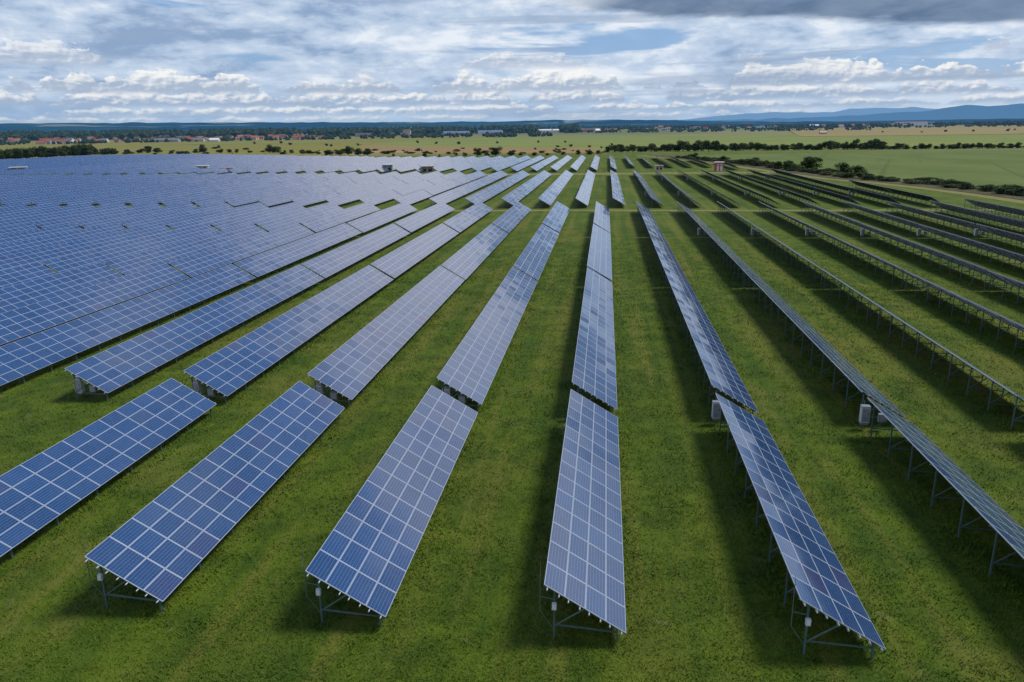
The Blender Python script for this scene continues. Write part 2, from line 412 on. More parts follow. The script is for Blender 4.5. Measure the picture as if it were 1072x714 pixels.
# ------------------------------------------------------------------ solar tables
TILT = 0.5346; CT, ST = math.cos(TILT), math.sin(TILT)
ZH = 0.8 + 4.06*ST; PY = 1.765; PX = 1.015
def S(u, y, w=0.0): return (u*CT + w*ST, y, ZH - u*ST + w*CT)
def module_mesh():
    b = MB(); a = 0.005; th = 0.04
    x0, x1, y0, y1 = a, PX-a, a*1.4, PY-a*1.4
    def q(x, y, z): return (x, y, z)
    p = [q(x0, y0, -th), q(x1, y0, -th), q(x1, y1, -th), q(x0, y1, -th), q(x0, y0, 0), q(x1, y0, 0), q(x1, y1, 0), q(x0, y1, 0)]
    n = len(b.v); b.v += p
    b.face((3, 2, 1, 0), 'back')
    for t in ((0, 1, 5, 4), (1, 2, 6, 5), (2, 3, 7, 6), (3, 0, 4, 7)): b.face(t, 'alu')
    b.face((4, 5, 6, 7), 'pv', [(0.002, 0.002), (0.002, 0.998), (0.998, 0.998), (0.998, 0.002)])
    return b.mesh('solar_panel')
MODULE = module_mesh()
def slab(b, n, y0=0.0, X=0.0, Y=0.0, back=True, lo=False):
    L = n*PY; e = 0.006
    def s(u, y, w): q = S(u, y, w); return (q[0]+X, q[1]+Y, q[2])
    b.quad(s(0, y0, 0), s(4*PX, y0, 0), s(4*PX, y0+L, 0), s(0, y0+L, 0), 'pv', [(0, 0), (0, 4), (n, 4), (n, 0)])
    if back: b.quad(s(0, y0+L, -.04), s(4*PX, y0+L, -.04), s(4*PX, y0, -.04), s(0, y0, -.04), 'back')
    b.quad(s(4*PX, y0, -.04), s(4*PX, y0+L, -.04), s(4*PX, y0+L, 0), s(4*PX, y0, 0), 'alu')
    b.quad(s(0, y0+L, -.04), s(0, y0, -.04), s(0, y0, 0), s(0, y0+L, 0), 'alu')
    b.quad(s(0, y0, -.04), s(4*PX, y0, -.04), s(4*PX, y0, 0), s(0, y0, 0), 'alu')
    b.quad(s(4*PX, y0+L, -.04), s(0, y0+L, -.04), s(0, y0+L, 0), s(4*PX, y0+L, 0), 'alu')
UP, US = 0.50, 3.62            # where along the slope the tall and the short post stand
def zpl(u): return ZH - u*ST
def fr_post(b, y, which):
    u = UP if which == 0 else US; x = u*CT
    b.bar((x, y, -0.3), (x, y, zpl(u) - 0.16), 0.075, 0.09, 'steel')
def fr_tie(b, y): b.bar((UP*CT, y+.06, .66), (US*CT, y+.06, .52), 0.045, 0.07, 'steel')
def fr_diag(b, y): b.bar((UP*CT, y-.06, .68), (2.05*CT, y-.06, zpl(2.05)-.17), 0.045, 0.055, 'steel')
def fr_raft(b, y): b.bar(S(.12, y, -.155), S(3.95, y, -.155), 0.06, 0.09, 'steel', (0, 1, 0))
RU = [.2, .78, 1.24, 1.80, 2.26, 2.82, 3.28, 3.86]
def frames(n): 
    k = max(2, round(n/2)+1); L = n*PY
    return [0.35 + (L-0.7)*i/(k-1) for i in range(k)]
CACHE = {}
def cached(key, fn):
    if key not in CACHE:
        b = MB(); fn(b); CACHE[key] = b.mesh(key[0])
    return CACHE[key]
def rail_mesh(n): return cached(('rail', n), lambda b: b.bar((0, -.17, 0), (0, n*PY+.15, 0), .045, .06, 'alu'))
POST0 = cached(('post', 0), lambda b: fr_post(b, 0, 0)); POST1 = cached(('post', 1), lambda b: fr_post(b, 0, 1))
TIE = cached(('tie_beam', 0), lambda b: fr_tie(b, 0)); DIAG = cached(('diagonal_brace', 0), lambda b: fr_diag(b, 0)); RAFT = cached(('rafter', 0), lambda b: fr_raft(b, 0))
def sup_fn(b):
    fr_post(b, 0, 0); fr_post(b, 0, 1); fr_tie(b, 0); fr_diag(b, 0); fr_raft(b, 0)
SUP = cached(('support_frame', 0), sup_fn)
def surf_mesh(n): return cached(('panel_surface', n), lambda b: slab(b, n))
def far_fn(b, n, X=0, Y=0, back=True):
    slab(b, n, X=X, Y=Y, back=back)
    if X == 0 and Y == 0:
        for y in frames(n):
            fr_post(b, y, 0); fr_post(b, y, 1); fr_diag(b, y); fr_raft(b, y)
def far_mesh(n): return cached(('solar_table', n), lambda b: far_fn(b, n))

ORD = ['zeroth', 'first', 'second', 'third', 'fourth', 'fifth', 'sixth', 'seventh', 'eighth', 'ninth', 'tenth', 'eleventh', 'twelfth', 'thirteenth', 'fourteenth', 'fifteenth', 'sixteenth', 'seventeenth', 'eighteenth', 'nineteenth', 'twentieth']
TENS = {20: 'twenty', 30: 'thirty', 40: 'forty', 50: 'fifty', 60: 'sixty', 70: 'seventy', 80: 'eighty', 90: 'ninety'}
TENTH = {20: 'twentieth', 30: 'thirtieth', 40: 'fortieth', 50: 'fiftieth', 60: 'sixtieth', 70: 'seventieth', 80: 'eightieth', 90: 'ninetieth'}
def ordw(n):
    if n <= 20: return ORD[n]
    if n > 99: return 'hundred-and-' + ordw(n-100) if n > 100 else 'hundredth'
    t = n//10*10; return TENTH[t] if n == t else TENS[t] + '-' + ORD[n-t]

def lightning_rod(parent, y, tall=True):
    b = MB(); x = UP*CT
    b.bar((x, y, 1.95), (x-.62, y, 2.05), .03, .03, 'wire'); b.bar((x-.62, y, 1.35), (x-.62, y, 3.35), .028, .028, 'wire')
    b.bar((x-.62, y, 1.37), (x-.05, y, .55), .02, .02, 'wire'); b.bar((x-.62, y, 3.3), (x-.62, y, 3.7), .014, .014, 'wire')
    link('lightning_rod', b.mesh('lightning_rod'), parent)
def junction_box(parent, y):
    b = MB(); x = UP*CT
    b.box(x-.10, x+.10, y-.19, y-.05, 1.55, 1.85, 'cab'); b.box(x-.07, x+.07, y-.205, y-.192, 1.6, 1.8, 'r_white')
    link('junction_box', b.mesh('junction_box'), parent)

def table(X0, Y0, n, level, label, group):
    rz_ = random.uniform(-.05, .05); rr_ = (random.gauss(0, .0006), random.gauss(0, .009), random.gauss(0, .0004))
    if level == 3:
        return tag(link('solar_table', far_mesh(n), None, (X0, Y0, rz_), rr_), label, 'solar panels', group)
    t = tag(link('solar_table', None, None, (X0, Y0, rz_), rr_), label, 'solar panels', group)
    t.empty_display_size = .5
    full = 25 if n > 25 else n
    if level <= 1:
        for j in range(full):
            for i in range(4):
                p = S(i*PX, j*PY)
                o = link('solar_panel', MODULE, t, p, (random.gauss(0, .0012), TILT + random.gauss(0, .0015), 0))
        if n > 25:
            b = MB(); slab(b, n-25, y0=25*PY)
            o = link('solar_panel', b.mesh('solar_panel'), t); o['kind'] = 'stuff'
    else:
        link('panel_surface', surf_mesh(n), t)
    for u in RU: link('rail', rail_mesh(n), t, S(u, 0, -.075), (0, TILT, 0))
    for y in frames(n):
        if level == 0:
            for nm, me in (('post', POST0), ('post', POST1), ('tie_beam', TIE), ('diagonal_brace', DIAG), ('rafter', RAFT)): link(nm, me, t, (0, y, 0))
        else: link('support_frame', SUP, t, (0, y, 0))
    return t

XR = lambda r: -33.407 + 10.385*r
SPEC = []   # X, Y, n, block, row index, seq
def visible(X, Y, n):
    xs = []
    for yy in (Y, Y+n*PY/2, Y+n*PY):
        for (dx, z) in ((0, ZH), (3.5, .8)):
            p = proj((X+dx, yy, z))
            if p: xs.append(p)
    if not xs: return False
    return min(p[0] for p in xs) < 1092 and max(p[0] for p in xs) > -20 and min(p[1] for p in xs) < 760
def Aleft(r): return r >= 0
for r in range(-20, 13):
    X = XR(r)
    starts = [(53.70, 28), (103.75, 28), (154.15, 27)]
    if r >= 0: starts = [(27.3, 14)] + starts
    if r >= 12: starts = [(53.7, 28), (103.75, 28), (154.15, 30)]
    for k, (Y, n) in enumerate(starts):
        if r < 0 or r >= 12: k += 1
        if visible(X, Y, n): SPEC.append((X, Y, n, 'A', r, k))
for r in range(-50, 12):
    X = XR(r+.43) 
    ss_ = [(211.84, 20), (247.5, 28), (297.4, 14), (322.5, 24)]
    if r == 10: ss_ = ss_[:3] + [(322.5, 24)]
    if r == 11: ss_ = [(211.84, 20), (247.5, 20)]
    for k, (Y, n) in enumerate(ss_):
        if visible(X, Y, n): SPEC.append((X, Y, n, 'B', r, k))
CT_ = [(-800, 600), (-540, 600), (-530, 748), (-428, 756), (-242, 644), (-161, 597), (-52, 584), (12, 584), (13, 575), (24, 573), (34, 590), (46, 570), (57, 523)]
def ctop(X):
    for (a, e), (b, g_) in zip(CT_, CT_[1:]):
        if a <= X <= b: return e + (g_-e)*(X-a)/(b-a)
    return 560
for r in range(-75, 10):
    X = XR(r+.47); Y = 398.0 if r < 4 else 430.0; top = ctop(X) if r < 9 else 480; k = 0
    if r == 9: Y = 405
    while Y + 8*PY < top:
        n = min(28, int((top-Y)/PY)); 
        if n < 8: break
        if visible(X, Y, n): SPEC.append((X, Y, n, 'C', r, k))
        Y += n*PY + 0.5; k += 1
def dist_of(s): return math.hypot(s[0]+1.7, s[1]+s[2]*PY/2)
def size_of(s): return s[2]*4/(dist_of(s)**2.6)
SPEC.sort(key=lambda s: -size_of(s))
BL = {'A': 'near block', 'B': 'middle block', 'C': 'far block'}
def rowname(blk, r):
    c = 3 if blk == 'A' else 3
    if r == c: return 'the middle row'
    return ordw(abs(r-c)) + ' row ' + ('left' if r < c else 'right') + ' of the middle row'
def label_of(s):
    X, Y, n, blk, r, k = s
    kk = ['front', 'second', 'third', 'farthest'][k] if blk in 'AB' else ordw(k+1)
    if blk == 'A' and k == 0:
        return 'short front solar table, ' + rowname(blk, r)
    return f"{kk} solar table of the {BL[blk]}, " + rowname(blk, r)
print('tables', len(SPEC))
for i, s in enumerate(SPEC[:300]):
    X, Y, n, blk, r, k = s
    if blk == 'A' and k == 0: lv = 0
    elif blk == 'A' and k == 1 and -2 <= r <= 5: lv = 1
    elif blk == 'A': lv = 2
    else: lv = 3
    grp = {'A': 'solar tables in the near block', 'B': 'solar tables in the middle block', 'C': 'solar tables in the far block'}[blk]
    if lv == 0: grp = 'short solar tables at the front edge'
    t = table(X, Y, n, lv, label_of(s), grp)
    if lv == 0:
        lightning_rod(t, .34); junction_box(t, .34)
        if r in (3, 4): lightning_rod(t, 17.5)
b = MB()
for s in SPEC[300:]:
    far_fn(b, s[2], s[0], s[1], True)
if len(SPEC) > 300:
    o = tag(link('solar_table', b.mesh('solar_table')), 'the mass of distant blue solar tables at the back of the array', 'solar panels'); o['kind'] = 'stuff'

# inverter cabinets hung under the high edge where tables meet
def cab_main(b):
    b.box(-.29, .29, -.22, .22, 0, 1.2, 'cab')
    b.box(-.25, .25, -.242, -.223, .08, 1.12, 'w_grey'); b.box(-.30, .30, -.23, .23, 1.205, 1.25, 'cabd'); [b.box(-.14, .14, -.252, -.244, .2+.06*q, .225+.06*q, 'cabd') for q in range(4)]; b.box(.17, .2, -.262, -.244, .6, .75, 'dark'); b.box(-.19, -.08, -.25, -.244, .88, .99, 'f_sand')
    b.box(-.25, .25, -.2, .2, -.16, -.005, 'cabd')
CAB = cached(('cabinet_body', 0), cab_main)
CAB2 = cached(('switch_box', 0), lambda b: (b.box(.95, 1.5, -.15, .15, .05, .65, 'cabd'), b.box(1.0, 1.45, -.165, -.152, .12, .6, 'w_grey')))
LEGM = cached(('mounting_leg', 0), lambda b: (b.bar((0, .3, -.6), (0, .3, 1.5), .06, .06, 'steel')))
cabs = [(r, 52.9, 'A') for r in range(-1, 6)] + [(r, 153.3, 'A') for r in range(5, 13)] + [(r, 246.9, 'B') for r in range(4, 11)] + [(r, 321.8, 'B') for r in range(5, 10)]
for r, Y, blk in cabs:
    X = XR(r if blk == 'A' else r+.43) + UP*CT - .15
    if blk == 'A' and Y < 60 and r <= 2: Y = 54.25; X += .35
    wh = 'first gap' if Y < 60 else ('far gap' if blk == 'A' else ('first gap' if Y < 300 else 'second gap'))
    c = tag(link('inverter_cabinet', None, None, (X, Y, .62)), f"white cabinet, {wh}, {BL[blk]}, {rowname(blk, r)}", 'inverter cabinet', 'white inverter cabinets under the tables')
    link('cabinet_body', CAB, c); link('switch_box', CAB2, c); link('mounting_leg', LEGM, c)

# transformer kiosks
def kiosk(x, y, w, d, h, wall, roof, label, rz=0.0, flat=True):
    t = tag(link('transformer_kiosk', None, None, (x, y, 0), (0, 0, rz)), label, 'kiosk', 'transformer kiosks between the blocks')
    b = MB(); b.box(-w/2, w/2, -d/2, d/2, 0, h, wall); b.box(-w/2-.1, w/2+.1, -d/2-.1, d/2+.1, -.02, .3, 'k_conc'); link('wall', b.mesh('wall'), t)
    b = MB(); b.box(-w/2-.35, w/2+.35, -d/2-.35, d/2+.35, h+.003, h+.3, roof); link('roof', b.mesh('roof'), t)
    for k in (-1, 1):
        b = MB(); b.box(k*w*.22-w*.14, k*w*.22+w*.14, -d/2-.05, -d/2-.003, .33, h*.85, 'dark' if wall != 'k_red' else 'w_white'); b.box(k*w*.22-w*.1, k*w*.22+w*.1, -d/2-.07, -d/2-.053, h*.6, h*.78, 'cabd'); link('door', b.mesh('door'), t)
kiosk(-357, 430, 9, 4, 3.6, 'w_grey', 'r_white', 'wide white-roofed transformer kiosk, leftmost of all the kiosks', 0.5)
kiosk(-236, 428, 6, 3.5, 3.6, 'w_cream', 'r_white', 'cream transformer kiosk with white roof beside a pink-roofed one', 0.3)
kiosk(-216, 418, 7, 3.5, 2.8, 'w_white', 'r_pink', 'low kiosk with a pink roof, right next to the cream one', 0.3)
kiosk(-120.5, 416, 5.5, 3.5, 3.8, 'w_grey', 'r_white', 'grey transformer kiosk with dark doors among the left rows', 0.2)
kiosk(-96.5, 410, 7, 3.5, 2.9, 'w_tan', 'r_pink', 'low pink-roofed kiosk just left of the open grass gaps', 0.2)
kiosk(28, 412, 4, 2.6, 2.2, 'w_cream', 'r_pink', 'small cream and pink kiosk on the far cross track', 0.1)
kiosk(56.5, 395, 4.0, 3.0, 4.4, 'k_red', 'r_white', 'bright red and white kiosk, rightmost of all the kiosks', 0.1)

# ------------------------------------------------------------------ perimeter fence
ft = tag(link('perimeter_fence', None), 'thin wire mesh fence between the solar array and the right hedge', 'fence')
fp = resample([(p[0]-6.5, p[1]) for p in hedgeR[2:]], 4.0)
PM = cached(('post', 9), lambda b: b.bar((0, 0, -.1), (0, 0, 2.1), .07, .07, 'steel'))
for p in fp[:98]: link('post', PM, ft, (p[0], p[1], 0))
b = MB()
for a, c in zip(fp, fp[1:]):
    for z in (.4, 1.0, 1.5, 2.0): b.bar((a[0], a[1], z), (c[0], c[1], z), .012, .012, 'steel')
link('wire_mesh', b.mesh('wire_mesh'), ft)

# ------------------------------------------------------------------ bushes and trees
def crown_mesh(seed, n, w, h, lobes, leaf, mat, base=0.06, tall=1.0):
    rnd = random.Random(seed); b = MB(); L = []
    for _ in range(lobes):
        a = rnd.uniform(0, 6.28); rr = rnd.uniform(0, .34)*w; lz = rnd.uniform(base+.10, .80)*h
        L.append((Vector((rr*math.cos(a), rr*math.sin(a), lz)), rnd.uniform(.15, .27)*w, rnd.uniform(.14, .24)*h))
    L.append((Vector((0, 0, (.38+base*.5)*h)), .44*w, .38*h)); L.append((Vector((0, 0, (.2+base)*h)), .42*w, .2*h))
    for i in range(n):
        c, rw, rh = rnd.choice(L)
        d = Vector((rnd.gauss(0, 1), rnd.gauss(0, 1), rnd.gauss(0, 1))).normalized()*(rnd.random()**.28)
        p = c + Vector((d.x*rw, d.y*rw, d.z*rh)); p.z = max(p.z, base*h)
        t1 = Vector((rnd.gauss(0, 1), rnd.gauss(0, 1), rnd.gauss(0, .6))).normalized(); t2 = d.cross(t1)
        if t2.length < .1: continue
        t2.normalize(); s = leaf*rnd.uniform(.5, 1.3)
        b.quad(p - t1*s, p + t2*s*.7, p + t1*s, p - t2*s*.7, mat)
    return b.mesh('crown')
CROWN = [crown_mesh(i, 2600, 1, .9, 9+i, .040, 'leaf' if i % 3 else 'leaf2') for i in range(6)]
TCROWN = [crown_mesh(20+i, 2800, .85, 1.25, 12, .038, 'leaf' if i != 1 else 'leaf2', .13) for i in range(3)]
def trunk_mesh():
    b = MB(); n = 7
    def ring(c, r): 
        k = len(b.v); b.v += [(c[0]+r*math.cos(6.283*i/n), c[1]+r*math.sin(6.283*i/n), c[2]) for i in range(n)]; return k
    def limb(P):
        ks = [ring(p[:3], p[3]) for p in P]
        for a, c in zip(ks, ks[1:]):
            for i in range(n): b.face((a+i, a+(i+1) % n, c+(i+1) % n, c+i), 'bark')
    limb([(0, 0, -.02, .035), (.01, 0, .2, .027), (0, .02, .5, .018), (.02, 0, .85, .006)])
    for a in (0.3, 2.2, 4.4): limb([(0, 0, .2+.05*a, .014), (.14*math.cos(a), .14*math.sin(a), .42+.04*a, .009), (.22*math.cos(a), .22*math.sin(a), .62+.04*a, .003)])
    return b.mesh('trunk')
TRUNK = trunk_mesh()
def bush(x, y, w, h, label, group, tree=False, name=None):
    z = H(x, y)
    t = tag(link(name or ('tree' if tree else 'bush'), None, None, (x, y, z), (0, 0, random.uniform(0, 6.28))), label, 'tree' if tree else 'bush', group)
    k = link('crown', random.choice(TCROWN if tree else CROWN), t); k.scale = (w*.82, w*.82, h*(.86 if tree else 1.12))
    k2 = link('trunk', TRUNK, t); k2.scale = (w*.8, w*.8, h*.8)
    return t
# right hedge, along the ditch
used = 0
hp = resample(hedgeR[1:], 3.3)
k = 0
for i, p in enumerate(hp):
    d = math.hypot(*p); h = random.uniform(1.4, 2.9)
    if 395 < p[1] < 480: h *= 1.5
    if proj((p[0], p[1], 0))[0] > 1110: break
    k += 1
    if random.random() < .08: continue
    bush(p[0]+random.uniform(-3, 3), p[1], random.uniform(5.5, 9), h, f"low dark bush in the hedge beside the array, {ordw(k)} from its far end", 'bushes in the hedge beside the array')
for (x, y, w, h, lab) in [(103, 402, 15, 10, 'big round dark bush, tallest of the hedge beside the array'), (106.5, 360, 10, 8, 'ragged two-topped bush right of the tallest hedge bush'), (110, 351, 11, 6.5, 'broad bush touching the ragged two-topped one'),
                          (98, 430, 9, 5.5, 'round bush left of the tallest hedge bush'), (84, 462, 11, 7, 'second tallest round bush near the red kiosk'), (76, 510, 8, 6, 'dark bush left of the round bush near the red kiosk'), (106, 378, 7, 3.5, 'small bush between the two tallest hedge bushes'),
                          (121, 306, 9, 3.2, 'wide low bush on the ditch edge right of the big ones'), (130, 262, 12, 3.4, 'broad brown-green bush on the ditch at far right'), (62, 566, 9, 6.5, 'round bush where the hedge meets the far hedge')]:
    bush(x, y, w*1.1, h*.72, lab, 'large bushes in the hedge beside the array')
# far hedge between the two green fields
k = 0; x = 2.0
while x < 470:
    y = 742 + 8*math.sin(x*.013) + random.uniform(-4, 4); px = proj((x, y, 0))[0]
    if px > 1100: break
    big = 1.45 if (860 < px < 925 or 700 < px < 755) else (1.15 if px < 850 else .8)
    k += 1
    bush(x, y, random.uniform(8, 14)*big**.5, random.uniform(4.0, 7.5)*big, f"dark bush in the hedge between the green fields, {ordw(k)} from its left end", 'bushes in the hedge between the green fields')
    x += random.uniform(4.0, 7)
# bushes in front of the array's far edge
bl = [(-629.5,889.2,5),(-613.1,883.9,5),(-595.2,878.1,5),(-576.1,871.9,5),(-584.8,912.8,5),(-587.7,934.0,7),(-570.9,928.1,5),(-517.6,871.0,3),(-506.6,886.0,2.5),(-506.2,905.4,4),(-493.7,901.0,8),(-467.8,891.9,4.5),(-452.8,886.6,4),(-420.6,875.3,3),(-392.2,865.3,8),(-381.1,861.4,7),(-351.8,833.1,4),(-320.6,805.5,4),(-268.6,728.0,7),(-263.3,740.6,6),(-252.3,737.2,10),(-236.4,718.4,8),(-226.0,715.3,8),(-194.3,692.7,3),(-159.3,670.0,4),(-123.4,672.0,4),(-111.7,668.5,9),(-102.9,665.9,4),(-94.9,663.6,10),(-82.6,672.3,6),(-73.9,669.7,4),(-61.0,665.8,4),(-37.1,683.9,3.5),(-24.3,679.8,5.5),(-14.2,676.7,5),(-7.0,701.0,4),(-145,664,2.5),(-135,690,3),(-50,668,3),(-300,780,4),(-440,880,3)]
for i, (x, y, hp_) in enumerate(sorted(bl)):
    h = hp_*math.hypot(x, y)/783*.95
    bush(x, y, h*random.uniform(1.5, 2.4), h, f"bush behind the far edge of the array, {ordw(i+1)} from the left", 'bushes behind the far edge of the array', tree=hp_ >= 8)
# dense belt of trees at upper left
k = 0
for i in range(95):
    s = i/94*3; P_ = [(-650, 650), (-578, 684), (-590, 810), (-640, 890)]; q = min(2, int(s)); s -= q; x = P_[q][0]*(1-s)+P_[q+1][0]*s + random.uniform(-8, 8)+10; y = P_[q][1]*(1-s)+P_[q+1][1]*s + random.uniform(-8, 8)-8
    h = random.uniform(9, 13); k += 1
    bush(x-10, y+8, random.uniform(13, 18), h, f"dark leafy tree in the dense belt at upper left, {ordw(k)} from its near end", 'trees in the dense belt at upper left', tree=True)
for i in range(22):
    x = -560 - 14*i*.9 + random.uniform(-6, 6); y = 800 + 14*i*.25 + random.uniform(-8, 8)
    bush(x + 10*i*1.0 - 30, y+60, random.uniform(8, 12), random.uniform(5, 8), f"small round tree in the thin line past the belt, {ordw(i+1)} from its near end", 'trees in the line past the belt', tree=True)
# low scrub scattered over the rough strip beyond the far edge
rs = random.Random(11); sc_ = []
while len(sc_) < 95:
    t_ = rs.random(); X_ = -640 + 650*t_; Y_ = (880 - 190*t_) + rs.expovariate(1/70.0)
    sc_.append((X_, Y_, rs.uniform(1.2, 3.4)))
for i, (x, y, h) in enumerate(sorted(sc_)):
    bush(x, y, h*rs.uniform(2.0, 4.5), h, f"low scrub in the rough strip behind the array, {ordw(i+1)} from the left", 'low scrub behind the array')
# scattered bushes in the middle-distance meadows
sp = [(-45, 1000, 6), (-20, 950, 5), (-80, 880, 4), (-5, 905, 4), (-250, 1300, 9), (-300, 1350, 8), (-370, 1500, 9), (-190, 1350, 7), (-120, 1380, 7), (-70, 1340, 6), (-420, 1280, 7), (-450, 1230, 7), (-480, 1290, 8),
      (900, 2200, 12), (960, 2180, 11), (1030, 2150, 13), (820, 2150, 8), (1120, 2300, 9), (760, 2260, 9), (1050, 1900, 14), (620, 2300, 10), (-740, 1700, 10), (-800, 1690, 9), (-600, 1420, 9), (-620, 1180, 9)]
for i, (x, y, h) in enumerate(sorted(sp)):
    h *= .6; bush(x, y, h*1.7, h, f"lone bush out in the meadows behind the array, {ordw(i+1)} from the left", 'lone bushes in the meadows')

# far woods: nobody could count them
def wood(name, items, seed, label):
    rnd = random.Random(seed); b = MB()
    for (x, y, w, h) in items:
        z = H(x, y) - .5; rings = 4; seg = 6; k = len(b.v); c = Vector((x, y, z))
        for j in range(rings):
            t = j/(rings-1); rr = w*.5*(math.sin(math.pi*(.18+.72*t)))*rnd.uniform(.8, 1.15)
            for i in range(seg):
                a = 6.283*(i+.5*j)/seg; q = rr*rnd.uniform(.7, 1.25)
                b.v.append((x+q*math.cos(a), y+q*math.sin(a), z + h*(.04+.86*t)*rnd.uniform(.92, 1.08)))
        b.v.append((x, y, z+h)); top = len(b.v)-1
        for j in range(rings-1):
            for i in range(seg):
                a = k+j*seg; b.face((a+i, a+(i+1) % seg, a+seg+(i+1) % seg, a+seg+i), 'wood')
        a = k+(rings-1)*seg
        for i in range(seg): b.face((a+i, a+(i+1) % seg, top), 'wood')
    o = tag(link(name, b.mesh(name)), label, 'wood'); o['kind'] = 'stuff'
def band(n, az0, az1, r0, r1, h0, h1, seed, dens=None):
    rnd = random.Random(seed); out = []
    for i in range(n):
        az = rnd.uniform(az0, az1)
        if dens and noise.noise(Vector((az*dens, seed, 0))) < rnd.uniform(-.25, .12): continue
        r = rnd.uniform(r0, r1); h = rnd.uniform(h0, h1)
        out.append((r*math.sin(R(az)), r*math.cos(R(az)), h*rnd.uniform(.8, 1.3), h))
    return out
wood('wood', band(3800, -46, -2, 2950, 3900, 14, 30, 1, .35) + band(1500, -44, -4, 2350, 2900, 6, 13, 2, .9), 1, 'dark belt of distant woodland behind the left village')
wood('wood', band(3000, -3, 30, 3700, 5000, 9, 19, 3, .5) + band(1100, -3, 18, 2900, 3700, 5, 11, 4, 1.1), 2, 'distant scattered woodland behind the light green field')
wood('wood', band(4200, -46, 32, 5000, 7800, 14, 26, 5, .25), 3, 'farthest bluish woods at the foot of the hills')
wood('wood', band(160, 17, 30, 3300, 3600, 6, 11, 8, .9), 4, 'dark tree line on the tan field below the mountains')

# ------------------------------------------------------------------ village houses
WALLS = ['w_white', 'w_cream', 'w_grey', 'w_tan', 'w_cream']; WN = {'w_white': 'white', 'w_cream': 'cream', 'w_grey': 'grey', 'w_tan': 'tan'}
RN = {'r_red': 'red', 'r_brown': 'brown', 'r_grey': 'grey', 'r_orange': 'orange', 'r_blue': 'blue', 'r_white': 'white', 'r_pink': 'pink'}
def house(az, r, w, d, h, rh, wall, roof, label, group=None, name='house', rz=None, floors=2):
    x, y = r*math.sin(R(az)), r*math.cos(R(az))
    t = tag(link(name, None, None, (x, y, H(x, y)), (0, 0, random.uniform(-.6, .6) if rz is None else rz)), label, name.replace('_', ' '), group)
    b = MB(); b.box(-w/2, w/2, -d/2, d/2, -1, h, wall)
    for s_ in (-1, 1):
        n = len(b.v); b.v += [(s_*w/2, -d/2, h), (s_*w/2, d/2, h), (s_*w/2, 0, h+rh)]; b.face((n, n+1, n+2), wall)
    link('wall', b.mesh('wall'), t)
    b = MB(); o = .7; k = rh/(d/2)
    for s_ in (-1, 1):
        b.quad((-w/2-o, s_*(d/2+o), h-o*k+.1), (w/2+o, s_*(d/2+o), h-o*k+.1), (w/2+o, 0, h+rh+.1), (-w/2-o, 0, h+rh+.1), roof)
    if name == 'house': b.box(w*.2, w*.2+.9, .4, 1.3, h+rh*.5, h+rh+1.4, 'w_tan')
    link('roof', b.mesh('roof'), t)
    nx = max(2, int(w/4.5))
    for fl in range(floors):
        for i in range(nx):
            xx = -w/2 + w*(i+.5)/nx; zz = h*(fl+.35)/floors
            b = MB(); b.box(xx-.7, xx+.7, -d/2-.06, -d/2+.05, zz, zz+1.6, 'dark')
            if floors*nx <= 8: link('window', b.mesh('window'), t)
    return t
rv = random.Random(42)
def zone(n, az0, az1, r0, r1, desc, big=1.0, roofs=('r_red', 'r_brown', 'r_grey', 'r_orange', 'r_brown')):
    azs = sorted(rv.uniform(az0, az1) for _ in range(n))
    for i, az in enumerate(azs):
        wall = rv.choice(WALLS); roof = rv.choice(roofs)
        w = rv.uniform(11, 20)*big; h = rv.uniform(4.5, 7.5)*big
        house(az, rv.uniform(r0, r1), w, rv.uniform(9, 13), h, rv.uniform(3, 5)*big, wall, roof, f"{WN[wall]} house with {RN[roof]} roof, {ordw(i+1)} from the left in {desc}", 'houses in ' + desc)
zone(52, -43, -33.6, 2350, 2900, 'the far left village', 1.15)
zone(28, -33.6, -27.5, 2400, 2900, 'the next hamlet', 1.1)
zone(36, -27, -20.5, 2400, 2900, 'the red-roofed cluster', 1.15, ('r_red', 'r_orange', 'r_brown', 'r_red'))
zone(10, -20, -11, 2800, 3300, 'the tree-shaded village', 1.1)
zone(14, -5, 1, 3300, 3700, 'the barn hamlet', .9)
zone(18, 3, 12.5, 3200, 4000, 'the scattered village', 1.3)
zone(12, 12.5, 20, 3600, 4300, 'the mountain-side village', 1.3)
house(-37.9, 2440, 32, 14, 7, 9, 'w_tan', 'r_red', 'large tan hall with steep red roof in the left village', name='hall', rz=.3)
house(-36.6, 2450, 22, 14, 9, 7, 'w_white', 'r_grey', 'white gabled villa with grey roof right of the red hall', rz=-.2)
house(-27.9, 2350, 26, 14, 6, 4, 'w_white', 'r_white', 'bright white house with pale roof beside tall field trees', rz=.1)
house(-14.6, 2900, 26, 20, 17, 5, 'w_cream', 'r_brown', 'tall cream block half hidden by a dark tree', name='apartment_block', rz=.1)
house(-17.8, 2800, 50, 16, 9, 4, 'w_grey', 'r_brown', 'long grey block with brown roof in the centre left trees', name='apartment_block', rz=.1)
house(-11.0, 2860, 95, 34, 7, 7, 'w_grey', 'r_blue', 'long warehouse with dark blue roof behind the meadows', name='warehouse', rz=.05, floors=1)
house(-8.5, 2880, 90, 30, 8, 7, 'w_white', 'r_blue', 'lower pale warehouse with blue roof joined to the dark one', name='warehouse', rz=.05, floors=1)
house(-30.9, 2420, 70, 20, 6, 5, 'w_grey', 'r_grey', 'long low grey barn left of the bright white house', name='barn', rz=.1, floors=1)
house(-28.9, 2400, 30, 16, 6, 5, 'w_cream', 'r_grey', 'cream barn with grey roof beside the bright white house', name='barn', rz=.1, floors=1)
for i, az in enumerate((-5.2, -4.4, -3.5, -2.6)):
    house(az, 3150, 42, 24, 8, 4, 'w_white', 'r_white', f"white greenhouse, {ordw(i+1)} from the left in the line beyond the brown field", 'white greenhouses beyond the brown field', name='greenhouse', rz=.05, floors=1)
